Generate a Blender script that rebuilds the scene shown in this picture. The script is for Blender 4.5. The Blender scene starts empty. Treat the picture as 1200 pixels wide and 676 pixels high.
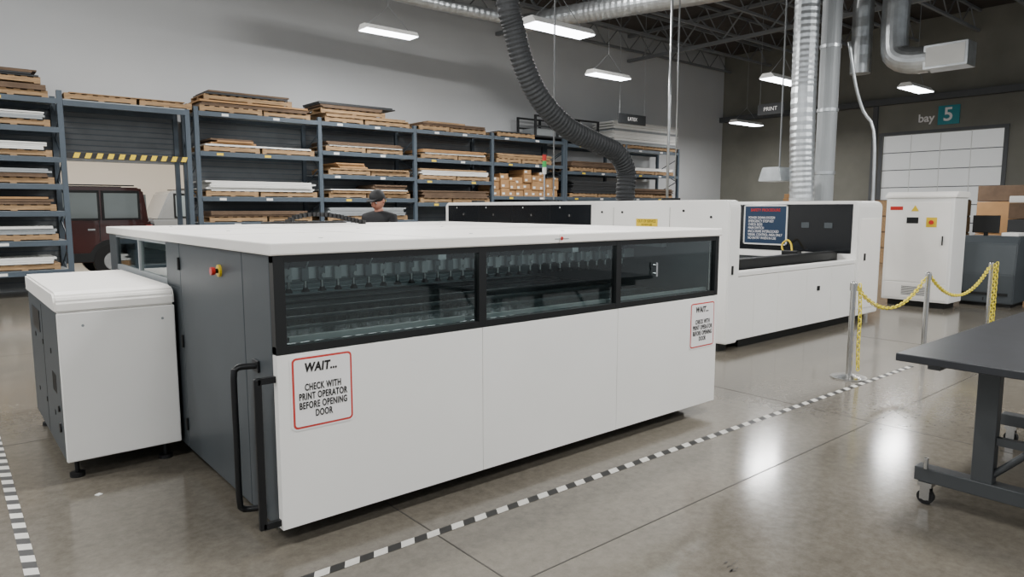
import bpy, bmesh, math, random
from mathutils import Vector, Matrix
random.seed(7)
SC=bpy.context.scene
def lin(h):
    h=h.lstrip('#'); r=[int(h[i:i+2],16)/255 for i in (0,2,4)]
    return tuple((x/12.92 if x<=.04045 else ((x+.055)/1.055)**2.4) for x in r)+(1,)
MATS={}
def mat(name,col,rough=.5,metal=0,var=0.0,scale=3.0,bump=0.0,emit=0,stretch=None,spec=None,coat=0):
    if name in MATS: return MATS[name]
    m=bpy.data.materials.new(name); m.use_nodes=True
    nt=m.node_tree; b=nt.nodes['Principled BSDF']
    c=lin(col)
    b.inputs['Base Color'].default_value=c
    b.inputs['Roughness'].default_value=rough
    b.inputs['Metallic'].default_value=metal
    if coat: b.inputs['Coat Weight'].default_value=coat
    if spec is not None: b.inputs['Specular IOR Level'].default_value=spec
    tc=nt.nodes.new('ShaderNodeTexCoord'); mp=nt.nodes.new('ShaderNodeMapping')
    nt.links.new(tc.outputs['Object'],mp.inputs['Vector'])
    if stretch: mp.inputs['Scale'].default_value=stretch
    n=nt.nodes.new('ShaderNodeTexNoise'); n.inputs['Scale'].default_value=scale; n.inputs['Detail'].default_value=6
    nt.links.new(mp.outputs['Vector'],n.inputs['Vector'])
    r=nt.nodes.new('ShaderNodeValToRGB')
    v=max(var,.015)
    r.color_ramp.elements[0].position=.3; r.color_ramp.elements[1].position=.7
    r.color_ramp.elements[0].color=tuple(x*(1-v) for x in c[:3])+(1,)
    r.color_ramp.elements[1].color=tuple(min(1,x*(1+v)) for x in c[:3])+(1,)
    nt.links.new(n.outputs['Fac'],r.inputs['Fac']); nt.links.new(r.outputs['Color'],b.inputs['Base Color'])
    if bump:
        bp=nt.nodes.new('ShaderNodeBump'); bp.inputs['Strength'].default_value=bump; bp.inputs['Distance'].default_value=.01
        nt.links.new(n.outputs['Fac'],bp.inputs['Height']); nt.links.new(bp.outputs['Normal'],b.inputs['Normal'])
    if emit:
        b.inputs['Emission Color'].default_value=c; b.inputs['Emission Strength'].default_value=emit
    MATS[name]=m; return m
# ---------- materials
M_white=mat('white_powder_coat','#efeeea',.36,var=.03,scale=1.2)
M_white2=mat('white_lid_plastic','#f8f5ef',.38,var=.03,scale=2)
M_dgrey=mat('dark_grey_steel_panel','#494f53',.45,metal=.2,var=.08,scale=2)
M_black=mat('black_plastic','#0d0f10',.4)
M_blackg=mat('black_glossy_panel','#14171b',.16)
M_blkm=mat('black_metal_tube','#17181a',.35,metal=.3)
M_chrome=mat('brushed_steel','#c9c9c8',.22,metal=1)
M_galv=mat('galvanised_duct','#c3c7c9',.33,metal=.85,var=.14,scale=6)
M_rack=mat('rack_blue_grey','#434e58',.5,var=.1)
M_rackback=mat('rack_back_panel','#64686b',.7,var=.1)
M_wood=mat('pallet_wood','#977a58',.8,var=.28,scale=5,stretch=(1,6,6))
M_wood2=mat('plywood_dark','#5e4b3a',.8,var=.2,scale=5)
M_card=mat('cardboard','#a37d54',.85,var=.12,scale=3)
M_sheet=mat('white_sheet_board','#dededa',.6,var=.04)
M_gsheet=mat('grey_sheet_board','#8f9496',.6,var=.06)
M_dsheet=mat('black_sheet_board','#26282a',.6,var=.1)
M_red=mat('red_plastic','#c2281f',.35)
M_yel=mat('yellow_plastic','#e3c22a',.4,var=.05)
M_yel2=mat('pale_yellow_chain','#dccb3c',.45,var=.08)
M_green=mat('green_lamp','#2c9a4a',.35,emit=.3)
M_int=mat('machine_interior_grey','#687173',.35,metal=.2,var=.1)
M_intl=mat('machine_interior_light_parts','#a9b0b0',.4,var=.1)
M_bed=mat('machine_vacuum_bed','#4c595b',.1,metal=.3,var=.1)
M_intd=mat('machine_interior_dark','#25292b',.5,var=.1)
M_intw=mat('machine_interior_wall','#3c4446',.4,var=.1)
M_alu=mat('aluminium_rail','#b9bfc0',.3,metal=.6)
M_rubber=mat('rubber_black','#0c0c0d',.6)
M_signw=mat('sign_white','#f1efee',.5)
M_signr=mat('sign_red_border','#c23a33',.5)
M_ink=mat('sign_ink_black','#0f0d0a',.6)
M_bench=mat('bench_top_laminate','#2a2c30',.36,var=.15,scale=8)
M_bleg=mat('bench_leg_steel','#484b4d',.45,metal=.3)
M_joist=mat('joist_steel','#85888a',.6,metal=.2)
M_deck=mat('ceiling_deck','#48433f',.8,var=.15)
M_lamp=mat('lamp_diffuser','#f4f8ff',.4,emit=14)
M_wallg=mat('painted_wall_grey','#c9cbcc',.75,var=.03,scale=.6)
M_conc=mat('concrete_tilt_wall','#7d7c73',.8,var=.16,scale=.8,bump=.05)
M_teal=mat('teal_sign','#1d8a94',.5)
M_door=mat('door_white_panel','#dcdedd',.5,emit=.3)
M_dframe=mat('door_frame_dark','#55585a',.6)
M_navy=mat('notice_navy','#142a42',.35,emit=.4)
M_cable=mat('cable_chain','#1b1b1c',.5)
def glassmat(name,tint,base,gain):
    m=bpy.data.materials.new(name); m.use_nodes=True; nt=m.node_tree; nt.nodes.clear()
    o=nt.nodes.new('ShaderNodeOutputMaterial'); t=nt.nodes.new('ShaderNodeBsdfTransparent'); g=nt.nodes.new('ShaderNodeBsdfGlossy')
    g.inputs['Roughness'].default_value=.03; g.inputs['Color'].default_value=(.88,.92,.92,1); t.inputs['Color'].default_value=tint
    mx=nt.nodes.new('ShaderNodeMixShader'); f=nt.nodes.new('ShaderNodeLayerWeight'); f.inputs['Blend'].default_value=.5
    p=nt.nodes.new('ShaderNodeMath'); p.operation='POWER'; p.inputs[1].default_value=3
    q=nt.nodes.new('ShaderNodeMath'); q.operation='MULTIPLY_ADD'; q.inputs[1].default_value=gain; q.inputs[2].default_value=base
    nt.links.new(f.outputs['Facing'],p.inputs[0]); nt.links.new(p.outputs[0],q.inputs[0])
    nt.links.new(q.outputs[0],mx.inputs[0]); nt.links.new(t.outputs[0],mx.inputs[1]); nt.links.new(g.outputs[0],mx.inputs[2]); nt.links.new(mx.outputs[0],o.inputs[0])
    return m
M_glass=glassmat('smoked_glass',(.52,.585,.575,1),.06,.6)
M_carglass=mat('car_glass','#8d989b',.1)
# ---------- builder
class Bld:
    def __init__(s): s.bm=bmesh.new(); s.mats=[]
    def mi(s,m):
        if m not in s.mats: s.mats.append(m)
        return s.mats.index(m)
    def _merge(s,t,m,smooth=False):
        i=s.mi(m)
        for f in t.faces: f.material_index=i; f.smooth=smooth
        me=bpy.data.meshes.new('tmp'); t.to_mesh(me); t.free(); s.bm.from_mesh(me); bpy.data.meshes.remove(me)
    def box(s,x0,x1,y0,y1,z0,z1,m,bev=0,seg=2,rot=None,piv=None,sm=False):
        t=bmesh.new(); bmesh.ops.create_cube(t,size=1)
        for v in t.verts: v.co=Vector(((x0+x1)/2+v.co.x*(x1-x0),(y0+y1)/2+v.co.y*(y1-y0),(z0+z1)/2+v.co.z*(z1-z0)))
        if bev: bmesh.ops.bevel(t,geom=t.edges[:],offset=bev,segments=seg,affect='EDGES',profile=.5)
        if rot:
            c=Vector(piv) if piv else Vector(((x0+x1)/2,(y0+y1)/2,(z0+z1)/2))
            bmesh.ops.rotate(t,verts=t.verts[:],cent=c,matrix=rot)
        s._merge(t,m,sm); return s
    def cyl(s,p0,p1,r,m,r2=None,seg=16,cap=True):
        p0=Vector(p0);p1=Vector(p1);d=p1-p0
        t=bmesh.new(); bmesh.ops.create_cone(t,cap_ends=cap,segments=seg,radius1=r,radius2=r if r2 is None else r2,depth=d.length)
        M=Matrix.Translation((p0+p1)/2)@d.to_track_quat('Z','Y').to_matrix().to_4x4()
        bmesh.ops.transform(t,matrix=M,verts=t.verts[:]); s._merge(t,m,False)
        return s
    def sph(s,c,r,m,sc=(1,1,1),seg=16,M=None):
        t=bmesh.new(); bmesh.ops.create_uvsphere(t,u_segments=seg,v_segments=max(6,seg*3//4),radius=r)
        for v in t.verts: v.co=Vector((v.co.x*sc[0],v.co.y*sc[1],v.co.z*sc[2]))
        if M: bmesh.ops.transform(t,matrix=M,verts=t.verts[:])
        bmesh.ops.translate(t,vec=Vector(c),verts=t.verts[:]); s._merge(t,m,True); return s
    def sweep(s,pts,radii,m,seg=12,smooth=True,caps=True):
        pts=[Vector(p) for p in pts]; n=len(pts)
        if not hasattr(radii,'__len__'): radii=[radii]*n
        t=bmesh.new(); rings=[]
        tan=[(pts[min(i+1,n-1)]-pts[max(i-1,0)]).normalized() for i in range(n)]
        up=Vector((0,0,1)) if abs(tan[0].z)<.9 else Vector((0,1,0))
        nrm=tan[0].cross(up).normalized()
        for i in range(n):
            nrm=(nrm-tan[i]*nrm.dot(tan[i])).normalized(); bn=tan[i].cross(nrm)
            rings.append([t.verts.new(pts[i]+(nrm*math.cos(2*math.pi*k/seg)+bn*math.sin(2*math.pi*k/seg))*radii[i]) for k in range(seg)])
        for i in range(n-1):
            for k in range(seg): t.faces.new((rings[i][k],rings[i][(k+1)%seg],rings[i+1][(k+1)%seg],rings[i+1][k]))
        if caps: t.faces.new(rings[0]); t.faces.new(rings[-1][::-1])
        bmesh.ops.recalc_face_normals(t,faces=t.faces[:])
        s._merge(t,m,smooth); return s
    def prism(s,poly,axis,a0,a1,m,bev=0):
        t=bmesh.new()
        def mk(a):
            r=[]
            for u,v in poly:
                r.append(t.verts.new({'x':(a,u,v),'y':(u,a,v),'z':(u,v,a)}[axis]))
            return r
        A=mk(a0);Bv=mk(a1); n=len(poly)
        t.faces.new(A); t.faces.new(Bv[::-1])
        for i in range(n): t.faces.new((A[i],A[(i+1)%n],Bv[(i+1)%n],Bv[i]))
        bmesh.ops.recalc_face_normals(t,faces=t.faces[:])
        if bev: bmesh.ops.bevel(t,geom=t.edges[:],offset=bev,segments=2,affect='EDGES')
        s._merge(t,m); return s
    def quad(s,vs,m):
        i=s.mi(m); f=s.bm.faces.new([s.bm.verts.new(v) for v in vs]); f.material_index=i; return s
    def pallet(s,x0,x1,y0,y1,z,m=None):
        m=m or M_wood; h=.12
        for k in range(3):
            y=y0+(y1-y0-.05)*k/2; s.box(x0,x1,y,y+.05,z+.02,z+h-.02,m)
        n=max(4,int((x1-x0)/.17))
        for k in range(n):
            x=x0+(x1-x0-.1)*k/(n-1); s.box(x,x+.1,y0,y1,z+h-.02,z+h,m)
        for k in range(3):
            x=x0+(x1-x0-.1)*k/2; s.box(x,x+.1,y0,y1,z,z+.02,m)
        return z+h
    def obj(s,name,parent=None):
        me=bpy.data.meshes.new(name); s.bm.to_mesh(me); s.bm.free()
        for m in s.mats: me.materials.append(m)
        o=bpy.data.objects.new(name,me); SC.collection.objects.link(o)
        if parent: o.parent=parent
        return o
def empty(name):
    o=bpy.data.objects.new(name,None); SC.collection.objects.link(o); o.empty_display_size=.2; return o
def text(body,size,loc,rot,m,parent,name,align='CENTER',ext=.0006,bold=0,sx=1,shear=0,sp=1):
    c=bpy.data.curves.new(name,'FONT'); c.body=body; c.size=size; c.align_x=align; c.align_y='CENTER'; c.extrude=ext; c.offset=bold; c.shear=shear
    c.space_line=.95; c.space_character=sp
    c.materials.append(m); o=bpy.data.objects.new(name,c); o.location=loc; o.rotation_euler=rot; o.scale=(sx,1,1)
    SC.collection.objects.link(o); o.parent=parent; return o
RF=(math.pi/2,0,0); RL=(math.pi/2,0,-math.pi/2)
def crom(pts,step=.03):
    P=[Vector(p) for p in pts]; P=[P[0]*2-P[1]]+P+[P[-1]*2-P[-2]]; out=[]
    for i in range(1,len(P)-2):
        n=max(2,int((P[i+1]-P[i]).length/step))
        for k in range(n):
            t=k/n; a,b,c,d=P[i-1:i+3]
            out.append(.5*((2*b)+(c-a)*t+(2*a-5*b+4*c-d)*t*t+(3*b-a-3*c+d)*t**3))
    out.append(P[-2]); return out

# ================= ROOM =================
X0,X1,Y0,Y1,ZC=-9,25.5,-9,16.8,7.8
def floor_mat():
    m=bpy.data.materials.new('polished_concrete'); m.use_nodes=True; nt=m.node_tree; b=nt.nodes['Principled BSDF']
    tc=nt.nodes.new('ShaderNodeTexCoord')
    n1=nt.nodes.new('ShaderNodeTexNoise'); n1.inputs['Scale'].default_value=.5; n1.inputs['Detail'].default_value=8; n1.inputs['Roughness'].default_value=.6
    n2=nt.nodes.new('ShaderNodeTexNoise'); n2.inputs['Scale'].default_value=18; n2.inputs['Detail'].default_value=8; n2.inputs['Roughness'].default_value=.75
    for n in (n1,n2): nt.links.new(tc.outputs['Object'],n.inputs['Vector'])
    ad=nt.nodes.new('ShaderNodeMath'); ad.operation='ADD'; nt.links.new(n1.outputs[0],ad.inputs[0]); nt.links.new(n2.outputs[0],ad.inputs[1])
    r=nt.nodes.new('ShaderNodeValToRGB'); e=r.color_ramp.elements
    e[0].position=.34;e[0].color=lin('#57524a'); e[1].position=.66;e[1].color=lin('#7b756a')
    hv=nt.nodes.new('ShaderNodeMath'); hv.operation='MULTIPLY'; hv.inputs[1].default_value=.5
    nt.links.new(ad.outputs[0],hv.inputs[0]); nt.links.new(hv.outputs[0],r.inputs[0]); nt.links.new(r.outputs[0],b.inputs['Base Color'])
    rr=nt.nodes.new('ShaderNodeMapRange'); rr.inputs['To Min'].default_value=.07; rr.inputs['To Max'].default_value=.21
    nt.links.new(n2.outputs[0],rr.inputs[0]); nt.links.new(rr.outputs[0],b.inputs['Roughness'])
    b.inputs['Specular IOR Level'].default_value=.6
    return m
fl=Bld(); fl.box(X0,X1+.2,Y0,Y1+.3,-.2,0,floor_mat()); fl.obj('floor')
M_joint=mat('floor_joint','#35322d',.7)
j=Bld()
for x in (-1.8,1.86,5.5,9.15,12.8,16.5,20.1): j.box(x-.004,x+.004,Y0,Y1,.0,.0008,M_joint)
for y in (-1.45,2.2,5.85,9.5,13.2): j.box(X0,X1,y-.004,y+.004,.0,.0008,M_joint)
j.obj('trim_floor_joints')
# worn scuff marks on the slab
sc=Bld(); M_sc=mat('scuff_mark','#3b3733',.5,var=.3,scale=30)
for k in range(16):
    x=2.72+random.gauss(0,.035); y=1.66+random.gauss(0,.03); l=random.uniform(.01,.03)
    sc.quad([(x,y,.0012),(x+l,y+.004,.0012),(x+l*.9,y+l*.4,.0012),(x-.003,y+l*.3,.0012)],M_sc)
sc.obj('floor_scuff')
w=Bld(); OX0,OX1,OZ=2.0,4.55,2.62
w.box(X0,OX0,Y1,Y1+.2,0,ZC,M_wallg); w.box(OX1,X1+.2,Y1,Y1+.2,0,ZC,M_wallg); w.box(OX0,OX1,Y1,Y1+.2,OZ,ZC,M_wallg); w.obj('wall_back')
w=Bld(); DY0,DY1,DZ=6.85,10.4,4.12
w.box(X1,X1+.2,Y0,DY0,0,ZC,M_conc); w.box(X1,X1+.2,DY1,Y1,0,ZC,M_conc); w.box(X1,X1+.2,DY0,DY1,DZ,ZC,M_conc)
w.obj('wall_right')
w=Bld(); w.box(X1-.25,X1,Y0,Y1,5.15,5.35,M_dframe); w.box(X1-.12,X1,12.4,12.6,0,ZC,M_dframe); w.box(X1-.1,X1,10.6,10.75,0,5.2,M_dframe); w.obj('trim_wall_right')
d=Bld()
for k in range(7):
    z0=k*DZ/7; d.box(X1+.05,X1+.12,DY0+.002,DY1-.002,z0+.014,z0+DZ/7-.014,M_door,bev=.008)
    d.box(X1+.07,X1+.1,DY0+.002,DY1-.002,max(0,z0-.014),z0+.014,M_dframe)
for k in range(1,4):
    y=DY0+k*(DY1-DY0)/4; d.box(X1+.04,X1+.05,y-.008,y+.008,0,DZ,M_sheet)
d.box(X1-.04,X1,DY0-.12,DY0,0,DZ,M_dframe); d.box(X1-.04,X1,DY1,DY1+.12,0,DZ,M_dframe); d.box(X1-.06,X1,DY0-.12,DY1+.12,DZ,DZ+.1,M_dframe)
d.obj('door_1')
c=Bld(); c.box(X0,X1+.2,Y0,Y1+.2,ZC,ZC+.1,M_deck)
c.obj('ceiling')
jb=Bld()
yy=-1.0
while yy<Y1:
    zt,zb=ZC-.05,ZC-.65
    for z in (zt,zb): jb.box(6,X1,yy-.04,yy+.04,z-.035,z+.035,M_joist)
    x=6; up=False
    while x<X1-.6:
        jb.cyl((x,yy,zb if not up else zt),(x+.6,yy,zt if not up else zb),.02,M_joist,seg=5,cap=False); up=not up; x+=.6
    yy+=1.75
for gx in (13.5,19.5):
    for z in (ZC-.1,ZC-.95): jb.box(gx-.06,gx+.06,-3,Y1,z-.05,z+.05,M_joist)
    y=-3; up=False
    while y<Y1-.8:
        jb.cyl((gx,y,ZC-.95 if not up else ZC-.1),(gx,y+.8,ZC-.1 if not up else ZC-.95),.03,M_joist,seg=6,cap=False); up=not up; y+=.8
jb.obj('trim_ceiling_joists')
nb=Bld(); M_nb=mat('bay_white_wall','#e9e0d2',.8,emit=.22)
nb.box(-4,10,25,25.1,0,4,M_nb); nb.box(-4,-3.9,Y1+.2,25,0,4,M_nb); nb.box(10,10.1,Y1+.2,25,0,4,M_nb); nb.obj('wall_vehicle_bay')
nb=Bld(); nb.box(-4,10,Y1+.2,25,4,4.1,M_nb); nb.obj('ceiling_vehicle_bay')
nb=Bld(); nb.box(-4,10,Y1+.3,25,-.2,0,mat('bay_floor','#a8a296',.5)); nb.obj('floor_vehicle_bay')

def area(name,loc,sx,sy,p,rot=(0,0,0),col=(1,.985,.96)):
    l=bpy.data.lights.new(name,'AREA'); l.shape='RECTANGLE'; l.size=sx; l.size_y=sy; l.energy=p; l.color=col
    o=bpy.data.objects.new(name,l); o.location=loc; o.rotation_euler=rot; SC.collection.objects.link(o); return o
area('vehicle_bay_fill_light',(4,20,3.9),5,3,300)  # unseen area lamp added to brighten the bay behind the opening
def fixture(cx,cy,z,L,p,vis=True):
    e=empty('high_bay_light')
    b=Bld(); b.prism([(cy-.1,z+.1),(cy+.1,z+.1),(cy+.19,z+.0),(cy-.19,z+.0)],'x',cx-L/2,cx+L/2,M_sheet)
    b.box(cx-L/2+.02,cx+L/2-.02,cy-.17,cy+.17,z-.015,z,M_lamp); b.obj('housing',e)
    b=Bld()
    for sx in (-L/2+.12,L/2-.12):
        b.cyl((cx+sx,cy,z+.1),(cx,cy,z+.55),.006,M_joist,seg=5)
    b.cyl((cx,cy,z+.55),(cx,cy,ZC),.006,M_joist,seg=5); b.obj('suspension_wire',e)
    l=area('lamp',(cx,cy,z-.03),L-.1,.32,p); l.parent=e
PW=180
for cx,cy,z,L,k in ((7.7,13.2,5.3,1.25,1.3),(7.72,8.07,4.4,1.3,1),(13.2,12.0,4.9,1.32,1.3),(15.0,8.37,4.5,1.35,1),(21.6,13.3,4.5,1.6,1),(18.5,6.86,4.5,1.3,1)):
    fixture(cx,cy,z,L,PW*k)
for cx,cy,z in ((1.5,-2.5,5.2),(-2,1.5,5.2),(-3,6.5,5.2),(2.2,4.6,5.2),(4.5,1.5,5.2),(7.5,-2,5.2),(10.5,1.2,5.2),(1.0,9.5,5.2),(12,-2,5.2),(-4,12,5.2)):
    fixture(cx,cy,z,1.3,PW)
for cx,cy,z in ((4.2,11.5,7.0),(0,12.2,7.0),(10.5,10.2,7.2)):  # extra fixtures added above the view to brighten the back wall
    fixture(cx,cy,z,1.3,PW*1.25)

# ================= FLOOR TAPE =================
M_tk=mat('tape_black','#1d1d1c',.5); M_tw=mat('tape_white','#cfcdc6',.5,var=.1)
def tape(p0,p1,wd):
    b=Bld(); p0=Vector(p0);p1=Vector(p1);d=(p1-p0);L=d.length;d.normalize();n=Vector((-d.y,d.x,0))
    s=0;k=0;st=.075
    while s<L:
        e=min(s+st,L); sk=.03
        z=Vector((0,0,.0015))
        b.quad([p0+d*s-n*wd/2+z,p0+d*e-n*wd/2+z,p0+d*(e+sk)+n*wd/2+z,p0+d*(s+sk)+n*wd/2+z],M_tk if k%2 else M_tw); s=e;k+=1
    return b.obj('floor_marking_tape')
tape((.3,2.85,0),(7.8,2.76,0),.055)
tape((.22,.5,0),(.27,9.5,0),.055)

# ================= MACHINE A : feeder enclosure =================
E=empty('printer_enclosure')
ax0,ax1,ay0,ay1=1.2,4.79,3.15,6.93
b=Bld()
b.box(ax0+.045,ax1-.045,ay0+.05,ay1-.045,.1,.935,M_gsheet)
b.box(ax0+.12,ax1-.12,ay0+.2,ay1-.12,.03,.1,M_black)
for fx in (ax0+.2,2.4,3.6,ax1-.2):
    for fy in (ay0+.3,ay1-.3): b.cyl((fx,fy,0),(fx,fy,.06),.05,M_rubber)
b.box(ax0+.042,ax1-.042,ay1-.04,ay1,.1,1.43,M_dgrey)
b.box(ax1-.04,ax1,ay0+.052,ay1,.1,1.43,M_white)
b.box(ax1-.05,ax1-.042,ay0+.06,ay1-.05,.966,1.43,M_intw)
b.obj('body',E)
b=Bld()
b.box(ax0,ax0+.04,ay0+.052,3.567,.09,1.43,M_dgrey,bev=.004)
b.box(ax0,ax0+.04,3.573,4.717,.09,1.43,M_dgrey,bev=.004)
b.box(ax0,ax0+.04,4.723,ay1,.09,1.14,M_dgrey,bev=.004)
b.box(ax0,ax0+.04,4.723,5.05,1.14,1.43,M_dgrey,bev=.004)
b.box(ax0,ax0+.04,6.65,ay1,1.14,1.43,M_dgrey,bev=.004)
b.box(ax0,ax0+.04,5.05,6.65,1.14,1.18,M_gsheet); b.box(ax0,ax0+.04,5.05,6.65,1.41,1.43,M_gsheet); b.box(ax0,ax0+.04,5.83,5.86,1.18,1.41,M_gsheet)
b.quad([(ax0+.015,6.65,1.18),(ax0+.015,5.05,1.18),(ax0+.015,5.05,1.41),(ax0+.015,6.65,1.41)],M_glass)
for z in (.25,.8,1.3): b.cyl((ax0-.008,4.72,z-.04),(ax0-.008,4.72,z+.04),.008,M_black,seg=8)
b.obj('end_panels',E)
b=Bld()
for xa,xb in ((1.2,2.4185),(2.4215,3.5985),(3.6015,4.79)):
    b.box(xa,xb,ay0,ay0+.048,.1,.96,M_white,bev=.0025)
b.obj('front_doors',E)
b=Bld()
b.box(ax0,ax1,ay0,ay0+.05,.963,1.0,M_black); b.box(ax0,ax1,ay0,ay0+.05,1.398,1.432,M_black)
for xa,xb in ((1.2,1.255),(2.395,2.45),(3.575,3.625),(4.745,4.79)): b.box(xa,xb,ay0-.002,ay0+.05,.963,1.432,M_black,bev=.003)
b.box(1.29,2.34,ay0+.06,ay0+.085,1.002,1.03,M_alu); b.box(2.5,3.54,ay0+.06,ay0+.085,1.002,1.025,M_alu); b.box(3.66,4.72,ay0+.06,ay0+.085,1.002,1.025,M_alu)
b.cyl((4.0,ay0-.012,1.16),(4.0,ay0-.012,1.26),.008,M_chrome,seg=8); b.cyl((4.0,ay0+.02,1.18),(4.0,ay0-.012,1.18),.006,M_chrome,seg=6); b.cyl((4.0,ay0+.02,1.24),(4.0,ay0-.012,1.24),.006,M_chrome,seg=6)
b.obj('window_frame',E)
b=Bld()
for xa,xb in ((1.255,2.395),(2.45,3.575),(3.625,4.745)): b.quad([(xa,ay0+.02,1.0),(xb,ay0+.02,1.0),(xb,ay0+.02,1.398),(xa,ay0+.02,1.398)],M_glass)
b.obj('window_glass',E)
b=Bld()
b.box(ax0-.02,3.02,ay0-.015,ay1+.01,1.432,1.492,M_white2,bev=.008)
b.box(3.024,ax1+.02,ay0-.015,ay1+.01,1.432,1.492,M_white2,bev=.008)
M_seam=mat('panel_seam','#8d8a84',.6)
for y in (4.35,5.6): b.box(ax0,ax1,y-.003,y+.003,1.492,1.4926,M_seam)
for x in (2.1,3.9): b.box(x-.003,x+.003,ay0,ay1,1.492,1.4926,M_seam)
for x in (1.6,2.6,3.4,4.4):
    for y in (3.5,5.0,6.5): b.cyl((x,y,1.49),(x,y,1.494),.012,M_gsheet,seg=10)
b.obj('lid',E)
b=Bld()
b.box(ax0+.05,ax1-.05,ay0+.1,ay1-.05,.94,.965,M_bed)
b.box(ax0+.05,ax1-.05,ay1-.05,ay1-.042,.97,1.43,M_intw)
for k in range(9): b.box(ax0+.1,ax1-.1,3.45+k*.35,3.49+k*.35,.966,.975,M_int)
for yb,zb in ((3.95,1.23),(4.6,1.27),(5.3,1.22)):
    b.box(ax0+.08,ax1-.08,yb,yb+.07,zb,zb+.07,M_alu); b.box(ax0+.08,ax1-.08,yb+.08,yb+.14,zb+.06,zb+.12,M_intd)
    x=ax0+.15; q=0
    while x<ax1-.2:
        q+=1
        b.box(x,x+.045,yb-.03,yb,zb-.01,zb+.07,M_intl if q%3==0 else M_int,bev=.004); b.cyl((x+.025,yb-.02,zb-.05),(x+.025,yb-.02,zb),.010,M_chrome,seg=8)
        b.cyl((x+.025,yb-.02,zb-.075),(x+.025,yb-.02,zb-.05),.026,M_rubber,r2=.013,seg=10)
        if q%2: b.cyl((x+.025,yb-.035,zb+.02),(x+.025,yb-.05,zb+.02),.014,M_intl,seg=10)
        b.sweep(crom([(x+.025,yb-.02,zb+.06),(x+.03,yb-.06,zb+.11),(x+.06,yb+.02,zb+.14),(x+.08,yb+.1,zb+.1)],.03),.005,M_black if q%4 else M_intl,seg=5)
        x+=.105
for x in (1.35,2.42,3.6,4.65): b.box(x,x+.06,3.6,6.6,1.33,1.38,M_alu)
b.box(ax0+.1,ax1-.1,6.5,6.75,.97,1.3,M_int)
b.obj('suction_carriage',E)
b=Bld(); b.box(ax0+.2,ax1-.2,3.33,3.35,1.41,1.425,mat('led_strip','#eef4f8',.4,emit=4)); b.box(ax0+.2,ax1-.2,5.9,5.92,1.41,1.425,MATS['led_strip']); b.obj('led_strips',E)
for yl,p in ((3.34,4.5),(5.5,10)):
    l=area('interior_fill_light',(3.0,yl,1.405),3.2,.1,p,col=(.93,.98,1)); l.parent=E  # fill lamps added under the lid so the mechanism shows through the glass
b=Bld()
b.cyl((ax0,3.92,1.31),(ax0-.012,3.92,1.31),.034,M_yel,seg=20); b.cyl((ax0-.012,3.92,1.31),(ax0-.03,3.92,1.31),.013,M_blkm); b.cyl((ax0-.03,3.92,1.31),(ax0-.05,3.92,1.31),.022,M_red,seg=20)
b.obj('emergency_stop',E)
b=Bld()
hx=1.09; hy=3.43
b.sweep(crom([(ax0+.01,hy-.03,.87),(hx+.04,hy,.87),(hx+.01,hy,.86),(hx,hy,.82),(hx,hy,.5),(hx,hy,.2),(hx+.01,hy,.15),(hx+.04,hy,.135),(ax0+.01,hy-.03,.135)],.02),.016,M_blkm)
b.box(ax0-.012,ax0,hy-.06,hy+.02,.84,.9,M_blkm,bev=.004); b.box(ax0-.012,ax0,hy-.06,hy+.02,.105,.165,M_blkm,bev=.004)
hx=1.115
b.box(hx-.018,hx+.018,3.165,3.19,.12,.86,M_blkm,bev=.006)
b.box(hx,ax0,3.165,3.19,.83,.86,M_blkm); b.box(hx,ax0,3.165,3.19,.12,.15,M_blkm)
b.obj('grab_handles',E)
def rr(x0,x1,z0,z1,r,n=6):
    P=[]
    for cx,cz,a0 in ((x1-r,z1-r,0),(x0+r,z1-r,90),(x0+r,z0+r,180),(x1-r,z0+r,270)):
        for k in range(n+1):
            a=math.radians(a0+90*k/n); P.append((cx+r*math.cos(a),cz+r*math.sin(a)))
    return P
def wait_sign(x0,z0,x1,z1,par):
    b=Bld(); b.prism(rr(x0,x1,z0,z1,.025),'y',ay0-.003,ay0,M_signw)
    b.prism(rr(x0+.008,x1-.008,z0+.008,z1-.008,.022),'y',ay0-.004,ay0-.003,M_signr)
    b.prism(rr(x0+.018,x1-.018,z0+.018,z1-.018,.014),'y',ay0-.005,ay0-.004,M_signw)
    b.obj('notice_board',par)
    cx=(x0+x1)/2
    text('WAIT...',.060,(cx-.01,ay0-.006,z1-.062),RF,M_ink,par,'notice_title',bold=.0024,sx=.80,shear=.15,sp=1.1)
    text('CHECK WITH\nPRINT OPERATOR\nBEFORE OPENING\nDOOR',.047,(cx,ay0-.006,z0+.14),RF,M_ink,par,'notice_text',bold=.0013,sx=.60,sp=1.12)
wait_sign(1.262,.58,1.59,.945,E); wait_sign(4.43,.56,4.755,.925,E)
b=Bld(); b.cyl((3.04,ay0-.015,1.462),(3.04,ay0-.017,1.462),.012,M_red,seg=16); b.box(2.98,3.1,ay0-.017,ay0-.015,1.457,1.462,M_gsheet); b.obj('lid_label',E)
b=Bld()
pts=crom([(2.75,6.75,1.52),(2.8,6.7,1.56),(2.95,6.62,1.59),(3.15,6.5,1.57),(3.35,6.35,1.51)],.035)
for i,p in enumerate(pts): b.box(p.x-.016,p.x+.016,p.y-.05,p.y+.05,p.z-.02,p.z+.02,M_cable)
b.sweep(crom([(2.5,6.8,1.507),(2.7,6.85,1.507),(3.0,6.75,1.507),(3.4,6.8,1.507)],.05),.012,M_cable); b.obj('cable_chain',E)

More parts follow.
